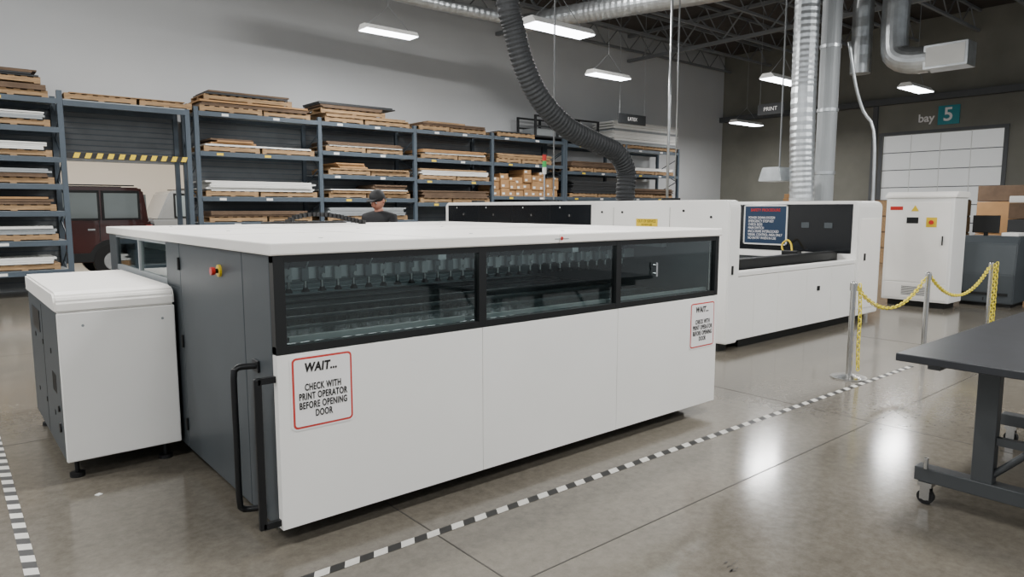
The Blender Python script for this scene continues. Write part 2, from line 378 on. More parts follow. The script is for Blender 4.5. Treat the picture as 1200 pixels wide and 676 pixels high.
# ================= SIDE CABINET E =================
E=empty('side_equipment_cabinet')
b=Bld()
ex0,ex1,ey0,ey1=.53,1.175,4.8,6.33
b.box(ex0+.04,ex1-.002,ey0+.035,ey1-.002,.12,1.02,M_dgrey)
b.box(ex0,ex1,ey0,ey0+.03,.12,1.033,M_white,bev=.008)
b.box(ex0+.002,ex0+.03,ey0+.033,ey1,.12,1.033,M_dgrey,bev=.004)
for k,yy in enumerate((5.2,5.6,6.0)):
    b.cyl((ex0-.002,yy,.75),(ex0+.004,yy,.75),.018,M_black,seg=12); b.cyl((ex0-.002,yy,.35),(ex0+.004,yy,.35),.018,M_black,seg=12)
b.box(ex0+.0005,ex0+.003,5.567,5.573,.13,1.01,M_black)
for k in range(6): b.box(ex0,ex0+.003,5.05+k*.03,5.065+k*.03,.5,.62,M_black)
b.box(ex0-.002,ex0+.003,5.7,6.1,.8,.95,M_blkm,bev=.001); b.cyl((ex0-.008,4.98,.3),(ex0+.004,4.98,.3),.03,M_black); b.cyl((ex0-.008,4.98,.42),(ex0+.004,4.98,.42),.02,M_black)
b.obj('body',E)
b=Bld(); b.prism([(ey0-.005,1.035),(ey0-.005,1.10),(ey0+.015,1.135),(ey0+.06,1.155),(ey1+.01,1.155),(ey1+.01,1.035)],'x',ex0-.01,ex1+.0,M_white2,bev=.012)
b.obj('lid',E)
b=Bld()
for fx in (ex0+.06,ex1-.08):
    for fy in (ey0+.1,ey1-.1): b.cyl((fx,fy,0),(fx,fy,.025),.042,M_rubber); b.cyl((fx,fy,.02),(fx,fy,.12),.014,M_blkm)
b.obj('levelling_feet',E)
b=Bld(); b.cyl((.66,ey0-.002,.95),(.66,ey0,.95),.008,M_gsheet); b.cyl((1.1,ey0-.002,.95),(1.1,ey0,.95),.008,M_gsheet); b.obj('screws',E)

# ================= PRINTER B/C/D =================
E=empty('industrial_flatbed_printer')
b=Bld()
bx0,bx1=6.85,7.08
def rbody(b,x0,x1,y0,y1,z0,z1,r,m):
    poly=[(y0,z0)]
    for k in range(7):
        a=math.pi-k*math.pi/12; poly.append((y0+r+r*math.cos(a),z1-r+r*math.sin(a)))
    for k in range(7):
        a=math.pi/2-k*math.pi/12; poly.append((y1-r+r*math.cos(a),z1-r+r*math.sin(a)))
    poly.append((y1,z0)); b.prism(poly,'x',x0,x1,m,bev=.012)
rbody(b,bx0,bx1,4.38,9.95,.1,1.745,.09,M_white)
b.box(bx0-.008,bx0+.02,6.5,9.86,1.3,1.70,M_blackg,bev=.006)
for yy in (7.3,8.15,9.0): b.box(bx0-.0095,bx0-.008,yy-.004,yy+.004,1.3,1.7,M_black)
for yy in (6.9,7.7,8.6,9.4): b.cyl((bx0-.02,yy,1.55),(bx0-.008,yy,1.55),.018,M_chrome); b.cyl((bx0-.01,yy+.2,1.66),(bx0-.008,yy+.2,1.66),.01,M_white)
for yy in (5.2,6.1): b.box(bx0-.002,bx0,yy-.003,yy+.003,.2,1.66,M_seam)
for yy,zz in ((4.62,1.55),(5.0,1.62),(5.95,1.6),(6.3,1.6)): b.cyl((bx0-.01,yy,zz),(bx0,yy,zz),.014,M_black)
b.box(bx0-.002,bx0,5.38,5.72,1.42,1.52,M_yel)
for yy in (5.2,7.4,9.1): b.box(bx0+.04,bx0+.2,yy,yy+.15,1.745,1.775,M_black)
b.box(bx0+.04,bx1-.03,4.5,9.8,.0,.1,M_black)
b.box(bx0+.07,bx0+.1,4.37,4.38,.9,1.0,M_black)
b.obj('gantry_bridge',E)
text('OUT OF SERVICE',.05,(bx0-.003,5.55,1.49),RL,M_ink,E,'service_label',sx=.75)
text('DO NOT USE',.035,(bx0-.003,5.55,1.445),RL,M_ink,E,'service_label_small',sx=.8)
b=Bld()
cy=4.4
xs=[7.45,8.0,8.72,9.4,10.1]
for xa,xb in zip([7.08]+xs[:-1],xs): b.box(xa+.002,xb-.002,cy,cy+.03,.12,.86,M_white,bev=.004)
b.box(7.08,10.1,cy-.005,cy+.12,.865,.92,M_white,bev=.008)
b.box(7.08,10.1,cy+.032,8.2,.12,.84,M_gsheet)
b.box(7.1,10.1,cy+.125,8.1,.84,.9,M_black)
b.box(7.08,10.1,8.201,8.22,.12,.92,M_white)
b.box(7.3,10.08,cy+.25,cy+.4,.9,1.03,M_black,bev=.01); b.box(7.3,10.08,7.5,7.7,.9,1.05,M_black,bev=.01)
for k in range(6): b.box(7.5+k*.42,7.56+k*.42,cy+.42,7.5,.9,.93,M_intd)
b.box(9.0,9.06,cy-.012,cy,.56,.62,M_black)
b.box(7.3,10.7,cy+.1,8,.0,.12,M_black)
b.obj('print_bed',E)
b=Bld()
rbody(b,10.1,10.87,4.38,8.3,.1,1.755,.09,M_white)
b.box(10.09,10.11,4.47,8.2,1.0,1.71,M_blackg,bev=.006)
b.box(10.16,10.8,4.372,4.38,.2,1.5,M_white2,bev=.003)
b.box(10.3,10.34,4.36,4.372,.9,1.0,M_black)
for yy in (4.75,5.1): b.box(10.084,10.09,yy,yy+.12,1.36,1.44,M_dgrey)
b.obj('end_tower',E)
b=Bld(); b.box(10.075,10.09,5.46,6.16,1.1,1.68,M_navy,bev=.002)
b.box(10.07,10.09,5.44,5.46,1.08,1.7,M_sheet); b.box(10.07,10.09,6.16,6.18,1.08,1.7,M_sheet); b.box(10.07,10.09,5.44,6.18,1.68,1.7,M_sheet); b.box(10.07,10.09,5.44,6.18,1.08,1.1,M_sheet)
b.obj('notice_screen',E)
text('SAFETY PROCEDURE',.06,(10.07,5.81,1.62),RL,M_red,E,'notice_heading',sx=.9,bold=.001)
text('POWER DOWN SYSTEM\nEMERGENCY STOP KEY\nCHECK BEDS\nMAIN SWITCH\nENCLOSURE INTERLOCKED\nVISUAL CONTROL AREA ONLY\nNO ENTRY WHEN IN USE',.056,(10.072,6.1,1.34),RL,M_signw,E,'notice_lines',align='LEFT',sx=.75)
b=Bld()
b.sweep(crom([(9.9,5.25,1.0),(9.95,5.3,1.12),(9.95,5.36,1.17),(9.95,5.44,1.1),(9.93,5.4,1.0),(9.93,5.3,1.0)],.02),.014,M_yel)
b.box(9.86,10.0,5.15,5.4,.9,1.02,M_black,bev=.01); b.obj('yellow_air_hose',E)
b=Bld(); b.cyl((7.0,7.6,1.745),(7.0,7.6,2.15),.012,M_chrome); b.cyl((7.0,7.6,2.15),(7.0,7.6,2.25),.03,M_sheet); b.cyl((7.0,7.6,2.25),(7.0,7.6,2.34),.03,M_green); b.cyl((7.0,7.6,2.34),(7.0,7.6,2.43),.03,M_red); b.cyl((7.0,7.6,2.43),(7.0,7.6,2.45),.032,M_black); b.obj('signal_tower_light',E)

# ================= CONTROL CABINET G =================
E=empty('electrical_control_cabinet')
b=Bld(); gx,gy0,gy1=12.6,3.98,5.02
b.box(gx,13.2,gy0,gy1,.1,1.82,M_white,bev=.012)
rb=[(gx-.02,1.82),(gx-.02,1.86),(gx+.08,1.92),(13.22,1.92),(13.22,1.82)]
b.prism(rb,'y',gy0-.02,gy1+.02,M_white2,bev=.008)
b.box(gx+.08,13.12,gy0+.08,gy1-.08,0,.1,M_black)
b.box(gx-.006,gx,gy0+.05,gy1-.05,.42,1.75,M_white2,bev=.003)
b.box(gx-.006,gx,gy0+.05,gy1-.05,.14,.40,M_white2,bev=.003)
for k in range(7): b.box(gx-.008,gx-.006,4.3,4.7,.2+k*.022,.21+k*.022,M_dgrey)
b.cyl((gx-.03,4.3,1.42),(gx-.006,4.3,1.42),.035,M_red); b.box(gx-.01,gx-.006,4.22,4.38,1.34,1.5,M_yel)
b.box(gx-.012,gx-.006,4.5,4.68,1.40,1.5,M_black); b.box(gx-.009,gx-.006,4.75,4.95,1.62,1.68,M_red)
b.prism([(4.5,1.6),(4.62,1.6),(4.56,1.7)],'x',gx-.009,gx-.006,M_yel)
b.cyl((gx-.02,4.12,1.05),(gx-.02,4.12,1.2),.01,M_black)
b.obj('cabinet_body',E)

# ================= other printers right =================
def lprinter(x,y,ln,h,m1):
    E=empty('roll_printer'); b=Bld()
    prof=[(x,.06),(x-.02,.55),(x+.05,h-.12),(x+.2,h),(x+.75,h),(x+.85,h-.2),(x+.85,.06)]
    b.prism(prof,'y',y,y+ln,m1,bev=.015)
    b.box(x+.1,x+.8,y+.05,y+ln-.05,0,.06,M_black); b.box(x-.03,x,y+.08,y+ln-.08,.2,.24,M_black)
    b.box(x+.02,x+.035,y+.1,y+ln-.1,.62,.8,M_black); b.box(x+.25,x+.7,y+.06,y+.3,h,h+.06,M_white,bev=.01)
    b.box(x-.004,x+.02,y+ln/2-.01,y+ln/2+.01,.1,.5,M_black); b.obj('body',E)
    b=Bld(); b.box(x+.3,x+.34,y+.35,y+.75,h+.05,h+.35,M_black,bev=.01); b.box(x+.32,x+.36,y+.52,y+.58,h,h+.06,M_black); b.obj('control_panel',E)
lprinter(13.6,3.35,.85,1.18,M_dgrey); lprinter(14.3,2.35,.95,1.2,M_dsheet)

# ================= RACKS =================
RY0,RY1=15.5,16.5
def rack(xs,levels,ztop,back=True,zback=(1.2,3.65)):
    b=Bld()
    for x in xs:
        for y in (RY0,RY1-.08):
            b.box(x-.045,x+.045,y,y+.08,0,ztop+.08,M_rack)
        z=.2;f=True
        while z<ztop-.4:
            b.cyl((x,RY0+.06,z if f else z+.4),(x,RY1-.06,z+.4 if f else z),.015,M_rack,seg=5); z+=.4; f=not f
    for i in range(len(xs)-1):
        for z in levels[i]:
            for y in (RY0-.01,RY1-.05): b.box(xs[i]+.04,xs[i+1]-.04,y,y+.05,z-.1,z-.005,M_rack)
            b.box(xs[i]+.04,xs[i+1]-.04,RY0+.03,RY1-.04,z-.02,z,M_gsheet)
            for q in range(2):
                lx=xs[i]+.3+q*1.1+random.uniform(0,.4); b.box(lx,lx+.14,RY0-.013,RY0-.01,z-.08,z-.03,random.choice([M_sheet,M_yel,M_sheet]))
        if back:
            b.box(xs[i],xs[i+1],RY1+.0,RY1+.015,zback[0],zback[1],M_rackback)
            z=zback[0]+.1
            while z<zback[1]: b.box(xs[i],xs[i+1],RY1-.012,RY1,z,z+.015,M_rack); z+=.12
    return b.obj('pallet_rack')
T=3.68
rack([-3.4,-.75,2.02],[[.5,1.05,1.6,2.1,2.6,3.15,T]]*2,3.75,zback=(.1,3.7))
rack([4.42,7.15,9.75,12.3,15.1],[[.3,1.35,1.9,2.85,T],[.3,1.35,1.9,2.45,3.0,T],[.3,1.3,1.8,2.4,2.95,T],[.3,1.2,2.0,2.95,T]],T,zback=(.2,3.65))
rack([15.2,18.0,20.85],[[.3,1.2,2.0,2.8,T-.05],[.3,1.2,2.0,2.8,T-.05]],T,back=False)
b=Bld()
for y in (RY0,RY1-.08):
    b.box(4.2,4.29,y,y+.08,0,T,M_rack)
    b.box(2.07,4.2,y,y+.05,T-.12,T-.02,M_rack)
b.box(2.07,4.2,RY0,RY1,T-.02,T,M_gsheet)
b.box(2.07,4.3,RY1-.02,RY1,2.72,T-.1,M_rackback)
z=2.8
while z<T-.15: b.box(2.07,4.2,RY1-.035,RY1-.02,z,z+.015,M_rack); z+=.11
b.box(2.07,4.2,RY0+.0,RY0+.06,2.6,2.7,M_tk)
n=22
for k in range(n):
    x=2.07+k*(2.1/n); dx=2.1/n
    b.quad([(x,RY0-.002,2.60),(x+dx,RY0-.002,2.60),(x+dx+.04,RY0-.002,2.70),(x+.04,RY0-.002,2.70)],M_yel if k%2 else M_tk)
b.obj('rack_portal')

def stack(x0,x1,z,layers,name='board_stack',pal=True,y0=None,d=.95,pm=None):
    b=Bld(); y0=RY0+.02 if y0 is None else y0
    zz=z+.002
    if pal:
        if x1-x0>2.0:
            xm=(x0+x1)/2+random.uniform(-.15,.15); b.pallet(x0,xm-.03,y0,y0+d,zz,pm); b.pallet(xm+.03,x1,y0+random.uniform(0,.05),y0+d,zz,pm); zz+=.12
        else: zz=b.pallet(x0,x1,y0,y0+d,zz,pm)
    for (m,h) in layers:
        n=max(1,round(h/.04)); 
        for k in range(n):
            o1,o2,o3=random.uniform(-.08,.06),random.uniform(-.03,.02),random.uniform(-.12,.02)
            b.box(x0+.06+o1,x1-.04+o3,y0-.02+o2,y0+d-.05+o2,zz,zz+h/n-.004,m); zz+=h/n
    b.obj(name); return zz
W,Dk,Wd,Wd2,G_,Cd=M_sheet,M_dsheet,M_wood,M_wood2,M_gsheet,M_card
for z,l in ((.5,[(W,.12)]),(1.05,[(G_,.1),(W,.05)]),(1.6,[(Wd2,.1),(Cd,.04)]),(2.1,[(Wd2,.08),(G_,.08)]),(2.6,[(W,.14)]),(3.15,[(G_,.08),(W,.06)]),(T,[(Wd2,.1)])):
    stack(-.6,1.85,z,l)
stack(0.1,1.75,3.91,[(Dk,.06),(Wd2,.06)],pal=True)
stack(2.1,4.35,T,[(Wd,.02)])
zz=stack(4.5,6.95,T,[(Wd2,.08),(Cd,.04)]); zz=stack(4.6,6.5,zz,[(Dk,.04),(Wd2,.04)])
zz=stack(4.55,7.0,2.85,[(W,.04)]); stack(4.7,5.7,zz,[(Cd,.08),(Wd2,.04)],pal=False)
stack(4.55,7.05,1.9,[(W,.22)],pal=True); stack(4.6,6.9,1.35,[(Wd2,.12)])
zz=stack(7.3,9.6,T,[(Wd,.07)]); zz=stack(7.2,8.9,zz,[(Wd2,.08)]);stack(7.15,9.2,zz,[(Dk,.06)],pal=False)
zz=stack(7.35,9.6,2.45,[(Wd,.04)]); stack(7.5,8.4,zz,[(Cd,.12)],pal=False)
zz=stack(7.35,9.6,1.9,[(Wd,.06),(W,.03)]); stack(8.5,9.5,zz,[(Wd2,.12)],pal=False)
stack(7.3,9.5,1.35,[(G_,.2)]); stack(7.3,9.4,3.0,[(W,.03),(Wd2,.08)],pal=True)
zz=stack(9.9,12.1,T,[(Wd2,.08)]); stack(10.1,11.4,zz,[(Wd,.04)],pal=False)
stack(9.95,12.1,2.95,[(W,.04),(Cd,.08)]); stack(9.9,12.2,2.4,[(W,.12),(Wd,.05)]); stack(9.9,12.2,1.8,[(Wd2,.2)])
stack(12.5,13.9,T,[(Dk,.03)]); stack(12.45,14.6,2.95,[(Wd,.14)])
stack(15.4,17.8,2.8,[(Wd2,.2)]); stack(15.4,17.8,2.0,[(Dk,.4)]); stack(18.2,20.6,2.8,[(W,.1)]); stack(18.2,20.6,2.0,[(Wd2,.2)])
stack(17.3,20.8,T-.04,[(G_,.12),(W,.3),(G_,.08),(W,.25)],pal=True)
def boxes(x0,x1,z,h,name='cardboard_boxes',y0=None,dp=.7,ws=(.22,.36)):
    b=Bld(); x=x0; y0=RY0+.05 if y0 is None else y0
    while x<x1-.2:
        w_=random.uniform(*ws); zz=z+.003; top=z+h*random.uniform(.6,1)
        while zz<top-.05:
            hh=min(random.uniform(.16,.28),top-zz+.03); o=random.uniform(0,.1)
            b.box(x,x+w_-.02,y0+o,y0+o+dp,zz,zz+hh-.01,M_card,bev=.006); b.box(x+w_*.1,x+w_*.4,y0+o-.002,y0+o,zz+.04,zz+.1,M_sheet); zz+=hh
        x+=w_
    b.obj(name)
boxes(12.4,15.0,2.0,.8); boxes(12.4,15.0,1.2,.6); boxes(15.3,17.9,1.2,.6)
b=Bld()
for x in (14.0,14.9,15.8,16.7):
    for y in (15.6,16.4): b.box(x-.03,x+.03,y-.03,y+.03,T+.085,T+.73,M_dsheet)
for y in (15.6,16.4):
    for z in (T+.085,T+.38,T+.68): b.box(13.97,16.73,y-.025,y+.025,z,z+.05,M_dsheet)
b.box(14.0,16.7,15.6,16.4,T+.082,T+.12,M_dsheet); b.box(14.1,16.6,15.7,16.3,T+.12,T+.36,M_gsheet); b.obj('stillage_frame')

# ================= VEHICLES =================
def suv(xr,y0,L,H,body,name='parked_suv'):
    E=empty(name); W_=1.9; x0=0; yy0=-W_/2
    b=Bld(); M_b=mat('car_paint_'+body[1:],body,.22,coat=.8)
    low=[(x0,.5),(x0,1.25),(x0+.04,1.38),(x0+L-1.15,1.34),(x0+L-.15,1.26),(x0+L,1.1),(x0+L,.45),(x0+L-.1,.4),(x0+.1,.4)]
    b.prism(low,'y',yy0,yy0+W_,M_b,bev=.05)
    cab=[(x0+.04,1.3),(x0+.14,H-.06),(x0+.22,H),(x0+L-1.75,H),(x0+L-1.65,H-.05),(x0+L-1.3,1.32)]
    b.prism(cab,'y',yy0+.08,yy0+W_-.08,M_b,bev=.04)
    for ya in (yy0+.2,yy0+W_-.24): b.box(x0+.3,x0+L-2.0,ya,ya+.04,H+.03,H+.06,M_black)
    for ya in (yy0-.008,yy0+W_): 
        for xd in (x0+1.1,x0+2.1): b.box(xd,xd+.012,ya,ya+.008,.6,1.36,M_black)
        b.box(x0+.1,x0+L-.1,ya-.01,ya+.02,.42,.62,M_black)
        for wx in (x0+.85,x0+L-.9): b.prism([(wx+.52*math.cos(t*math.pi/8),.42+.52*math.sin(t*math.pi/8)) for t in range(9)],'y',ya-.006,ya+.014,M_black)
    b.obj('car_body',E)
    b=Bld()
    for ya in (yy0+.05,yy0+W_-.08):
        for xa,xb in ((x0+.28,x0+.98),(x0+1.12,x0+1.98),(x0+2.1,x0+L-1.8)):
            b.box(xa-.05,xb+.05,ya+.008,ya+.022,1.37,H-.08,M_black,bev=.004)
            b.prism([(xa,1.42),(xa,H-.14),(xb,H-.14),(xb,1.42)],'y',ya,ya+.03,M_carglass)
    b.prism([(yy0+.2,1.42),(yy0+.25,H-.16),(yy0+W_-.25,H-.16),(yy0+W_-.2,1.42)],'x',x0+.05,x0+.1,M_carglass); b.obj('car_windows',E)
    b=Bld()
    for wx in (x0+.85,x0+L-.9):
        for wy in (yy0-.03,yy0+W_-.19):
            b.cyl((wx,wy,.42),(wx,wy+.22,.42),.42,M_rubber,seg=28); b.cyl((wx,wy-.01,.42),(wx,wy+.23,.42),.22,M_chrome,seg=20)
    b.cyl((x0-.2,0,1.05),(x0,0,1.05),.36,M_rubber,seg=28)
    b.obj('wheels',E)
    b=Bld(); b.box(x0+L-.06,x0+L+.01,yy0+.05,yy0+.4,.85,1.0,M_sheet)
    for ya in (yy0+.0,yy0+W_-.2): b.box(x0-.01,x0+.14,ya-.008,ya+.208,.95,1.25,M_red,bev=.01)
    b.box(x0-.1,x0+.05,yy0+.02,yy0+W_-.02,.45,.65,M_black,bev=.03)
    for ya in (yy0-.02,yy0+W_): b.box(x0+1.2,x0+1.35,ya,ya+.02,1.14,1.18,M_chrome); b.box(x0+2.2,x0+2.35,ya,ya+.02,1.14,1.18,M_chrome)
    b.obj('lights_and_trim',E)
    E.location=(xr,y0,0); E.rotation_euler=(0,0,math.pi)
suv(4.12,19.4,4.4,2.14,'#48211d'); suv(8.3,22.2,4.7,2.15,'#8f9191')

# ================= HOSE & DUCTS =================
b=Bld()
hp=crom([(4.65,6,7.6),(4.75,6,6.2),(4.86,6,4.8),(4.97,6,3.88),(5.06,6,3.6),(5.2,6,3.24),(5.45,6,2.9),(5.85,6,2.62),(6.34,6,2.47),(6.75,6,2.36),(6.96,6,2.14),(6.96,6,1.9),(6.96,6,1.76)],.012)
rad=[.121+(.005 if (i//2)%2 else -.004) for i in range(len(hp))]
b.sweep(hp,rad,mat('hose_dark_grey','#26282a',.6,spec=.4),seg=20,smooth=False)
b.cyl((6.965,6,1.748),(6.965,6,1.80),.108,M_black,seg=24); b.obj('flexible_extraction_hose')
def duct(pts,r,name,rib=.008,step=.08,m=None):
    b=Bld(); P=crom(pts,step); b.sweep(P,[r+(rib if i%2 else 0) for i in range(len(P))],m or M_galv,seg=24,smooth=False); return b.obj(name)
duct([(10.5,5.45,1.76),(10.5,5.5,3.5),(10.5,5.5,ZC)],.18,'vertical_spiral_duct',rib=.005,step=.05)
duct([(5,13.9,6.45),(8.64,13.88,6.35),(12.4,13.6,6.3)],.14,'overhead_spiral_duct')
duct([(11.9,13.9,6.3),(12.4,12.0,6.3),(13.4,8.8,6.3),(15,4,6.4)],.23,'overhead_spiral_duct')
b=Bld(); b.cyl((11.3,5.5,0),(11.3,5.5,ZC),.15,mat('column_light_grey','#a0a4a6',.5,metal=.2,var=.05),seg=24); b.box(11.1,11.5,5.3,5.7,0,.03,M_dgrey)
for z in (2.2,3.2,4.2,5.2): b.cyl((11.3,5.5,z),(11.3,5.5,z+.05),.165,M_galv,seg=24)
b.obj('steel_column')
b=Bld(); b.prism([(5.70,2.08),(6.10,2.08),(6.03,2.3),(5.75,2.3)],'x',10.3,10.8,M_galv,bev=.01); b.cyl((10.6,5.9,2.3),(10.6,5.9,ZC),.012,M_joist); b.obj('extraction_hood')
b=Bld()
b.sweep(crom([(16,6.42,ZC),(16,6.42,6.2),(16,6.42,5.15),(16,6.33,4.85),(16,6.05,4.72),(16,5.7,4.7)],.1),.27,M_galv,seg=24,smooth=False)
b.box(15.75,16.25,4.95,5.75,4.45,4.93,M_galv,bev=.01); b.box(15.74,15.75,5.0,5.7,4.5,4.88,M_sheet); b.obj('air_supply_duct')
duct([(16,7.1,4.6),(16,7.1,6),(16,7.1,ZC)],.21,'vertical_spiral_duct',step=.2)
def pipe(pts,r,m,name): b=Bld(); b.sweep(pts,r,m,seg=8); b.obj(name)
pipe([(7.0,7.4,1.78),(7.0,7.4,ZC)],.012,M_joist,'hanging_cable'); pipe([(8.4,6.3,4.0),(8.4,6.3,ZC)],.012,M_joist,'hanging_cable')
pipe([(12.4,9.5,0),(12.4,9.5,ZC)],.03,M_galv,'vertical_conduit'); pipe([(11.6,8.7,2.2),(11.6,8.7,ZC)],.012,M_galv,'hanging_cable')
pipe(crom([(11.5,5.3,4.3),(11.6,5.2,3.6),(11.7,5.1,3.2),(11.75,4.95,2.9),(11.75,4.9,2.0),(11.75,4.9,.0)],.1),.028,M_galv,'flexible_conduit')
def hsign(cx,cy,z,wd,h,txt,along):
    E=empty('hanging_sign'); b=Bld()
    if along=='x': b.box(cx-wd/2,cx+wd/2,cy-.02,cy+.02,z-h/2,z+h/2,M_dsheet); ends=[(cx-wd/2+.05,cy),(cx+wd/2-.05,cy)]
    else: b.box(cx-.02,cx+.02,cy-wd/2,cy+wd/2,z-h/2,z+h/2,M_dsheet); ends=[(cx,cy-wd/2+.05),(cx,cy+wd/2-.05)]
    for ex,ey in ends: b.cyl((ex,ey,z+h/2),(ex,ey,ZC),.006,M_joist,seg=5)
    b.obj('sign_board',E)
    text(txt,h*.5,(cx,cy-.022,z) if along=='x' else (cx-.022,cy,z),RF if along=='x' else RL,M_signw,E,'sign_lettering')
hsign(15.3,13,4.12,1.15,.27,'LATEX','x'); hsign(17,9.78,4.22,.72,.28,'PRINT','y')
E=empty('bay_number_sign'); b=Bld(); b.box(X1-.05,X1,8.1,8.72,4.35,4.95,M_teal); b.obj('sign_panel',E)
text('5',.6,(X1-.056,8.42,4.65),RL,M_signw,E,'bay_number',bold=.01); text('bay',.36,(X1-.01,9.08,4.6),RL,M_signw,E,'bay_word',bold=.008)

# ================= STANCHIONS + CHAIN =================
def stanchion(x,y,base=True):
    b=Bld(); b.cyl((x,y,0),(x,y,.012),.165,M_chrome,seg=32); b.cyl((x,y,.012),(x,y,.035),.15,M_chrome,r2=.04,seg=32)
    b.cyl((x,y,.03),(x,y,.9),.026,M_chrome,seg=20); b.cyl((x,y,.86),(x,y,.93),.034,M_chrome,seg=20); b.sph((x,y,.935),.03,M_chrome,sc=(1,1,.5))
    b.obj('stanchion_post')
S=[(6.79,2.96),(8.45,2.88),(10.7,2.9)]
for x,y in S: stanchion(x,y)
def link(b,c,d,roll,L=.06,W_=.034,r=.006):
    d=d.normalized(); up=Vector((0,0,1)) if abs(d.z)<.9 else Vector((1,0,0)); s1=d.cross(up).normalized(); s2=d.cross(s1)
    n=s1*math.cos(roll)+s2*math.sin(roll)
    pts=[]
    for k in range(10):
        a=2*math.pi*k/10; ox=math.cos(a)*W_/2; oy=math.sin(a)*W_/2+(L/2-W_/2)*(1 if math.sin(a)>=0 else -1)
        pts.append(c+n*ox+d*oy)
    pts.append(pts[0]); b.sweep(pts,r,M_yel2,seg=5,caps=False)
def chain(path,name='plastic_chain'):
    b=Bld(); P=crom(path,.04)
    acc=0;k=0
    for i in range(len(P)-1):
        acc+=(P[i+1]-P[i]).length
        if acc>=.038: link(b,P[i],P[min(i+1,len(P)-1)]-P[i-1 if i else 0],math.pi/2*(k%2)+.4); k+=1; acc=0
    b.obj(name)
def cat(a,bb,sag,n=8):
    a=Vector(a);bb=Vector(bb); return [a.lerp(bb,t/n)+Vector((0,0,-sag*4*(t/n)*(1-t/n))) for t in range(n+1)]
chain(cat((S[0][0]+.05,S[0][1],.9),(S[1][0]-.05,S[1][1],.9),.28))
chain(cat((S[1][0]+.05,S[1][1],.9),(S[2][0]-.05,S[2][1],.9),.30))
chain([(6.84,2.92,.9),(6.85,2.91,.6),(6.85,2.91,.3),(6.85,2.90,.06)])
chain([(10.65,2.85,.9),(10.65,2.85,.5),(10.65,2.85,.06)]); chain([(10.75,2.85,.92),(10.75,2.85,.5),(10.75,2.85,.06)])

# ================= WORKBENCH =================
E=empty('mobile_workbench')
tx0,tx1,ty0,ty1=3.79,6.2,-.35,1.42
b=Bld(); b.box(tx0,tx1,ty0,ty1,.865,.905,M_bench,bev=.004); b.obj('bench_top',E)
b=Bld(); 
b.box(tx0+.22,tx1-.2,ty1-.14,ty1-.08,.80,.865,M_bleg); b.box(tx0+.22,tx1-.2,ty0+.08,ty0+.14,.80,.865,M_bleg)
for lx in (4.2,5.75):
    b.box(lx-.035,lx+.035,ty0+.08,ty1-.08,.795,.865,M_bleg,bev=.004)
    for ly in (1.10,0.0): b.box(lx-.035,lx+.035,ly-.05,ly+.05,.2,.8,M_bleg,bev=.004)
    b.box(lx-.045,lx+.045,ty0+.05,1.42,.13,.21,M_bleg,bev=.005)
    b.cyl((lx,1.06,.25),(lx,.55,.8),.018,M_bleg)
    b.box(lx-.02,lx+.02,0,1.1,.42,.46,M_bleg)
b.box(4.2,5.75,.53,.59,.14,.2,M_bleg)
b.obj('bench_frame',E)
b=Bld()
for lx in (4.18,5.75):
    for ly in (1.36,-.22):
        b.cyl((lx-.018,ly,.042),(lx+.018,ly,.042),.042,M_rubber,seg=20); b.cyl((lx-.02,ly,.042),(lx+.02,ly,.042),.02,M_chrome,seg=12)
        b.box(lx-.028,lx-.022,ly-.025,ly+.025,.03,.11,M_chrome); b.box(lx+.022,lx+.028,ly-.025,ly+.025,.03,.11,M_chrome); b.box(lx-.035,lx+.035,ly-.035,ly+.035,.105,.13,M_chrome)
b.cyl((4.15,1.36,.21),(4.15,1.36,.27),.012,M_chrome)
b.obj('casters',E)
b=Bld(); b.box(.62,.65,4.47,4.5,0,.004,M_sheet,rot=Matrix.Rotation(.5,3,'Z')); b.obj('paper_scrap')

# ================= GOODS AT RIGHT =================
def crate(x,y,z0,wx,wy,h,m,slats=True):
    b=Bld(); b.box(x+.02,x+wx-.02,y+.02,y+wy-.02,z0,z0+h,m)
    n=4
    for k in range(n):
        z=z0+h*k/n+.01
        b.box(x,x+.02,y,y+wy,z,z+h/n-.04,M_wood); b.box(x,x+wx,y,y+.02,z,z+h/n-.04,M_wood)
    b.obj('wooden_crate')
def loaded(x0,x1,y0,y1,items):
    b=Bld(); z=b.pallet(x0,x1,y0,y1,0.0)
    for h,m in items: b.box(x0+.08,x1-.08,y0+.08,y1-.08,z,z+h-.01,m,bev=.015); z+=h
    b.obj('loaded_pallet')
loaded(17.8,19.2,3.6,4.7,[(.6,M_card),(.7,M_dsheet),(.35,M_wood2),(.15,M_sheet)])
loaded(17.6,19.2,2.2,3.3,[(.8,M_dsheet),(.5,M_card),(.4,M_dsheet)])
loaded(20.2,21.6,4.6,6.0,[(.9,M_card),(.8,M_card),(.4,M_wood2)])
crate(22,7.0,0,1.5,2.2,1.9,M_wood2)
boxes(21.5,24,0,2.1,'cardboard_boxes',y0=11,ws=(.4,.6)); boxes(17,20,0,1.9,'cardboard_boxes',y0=12.5,ws=(.4,.6))

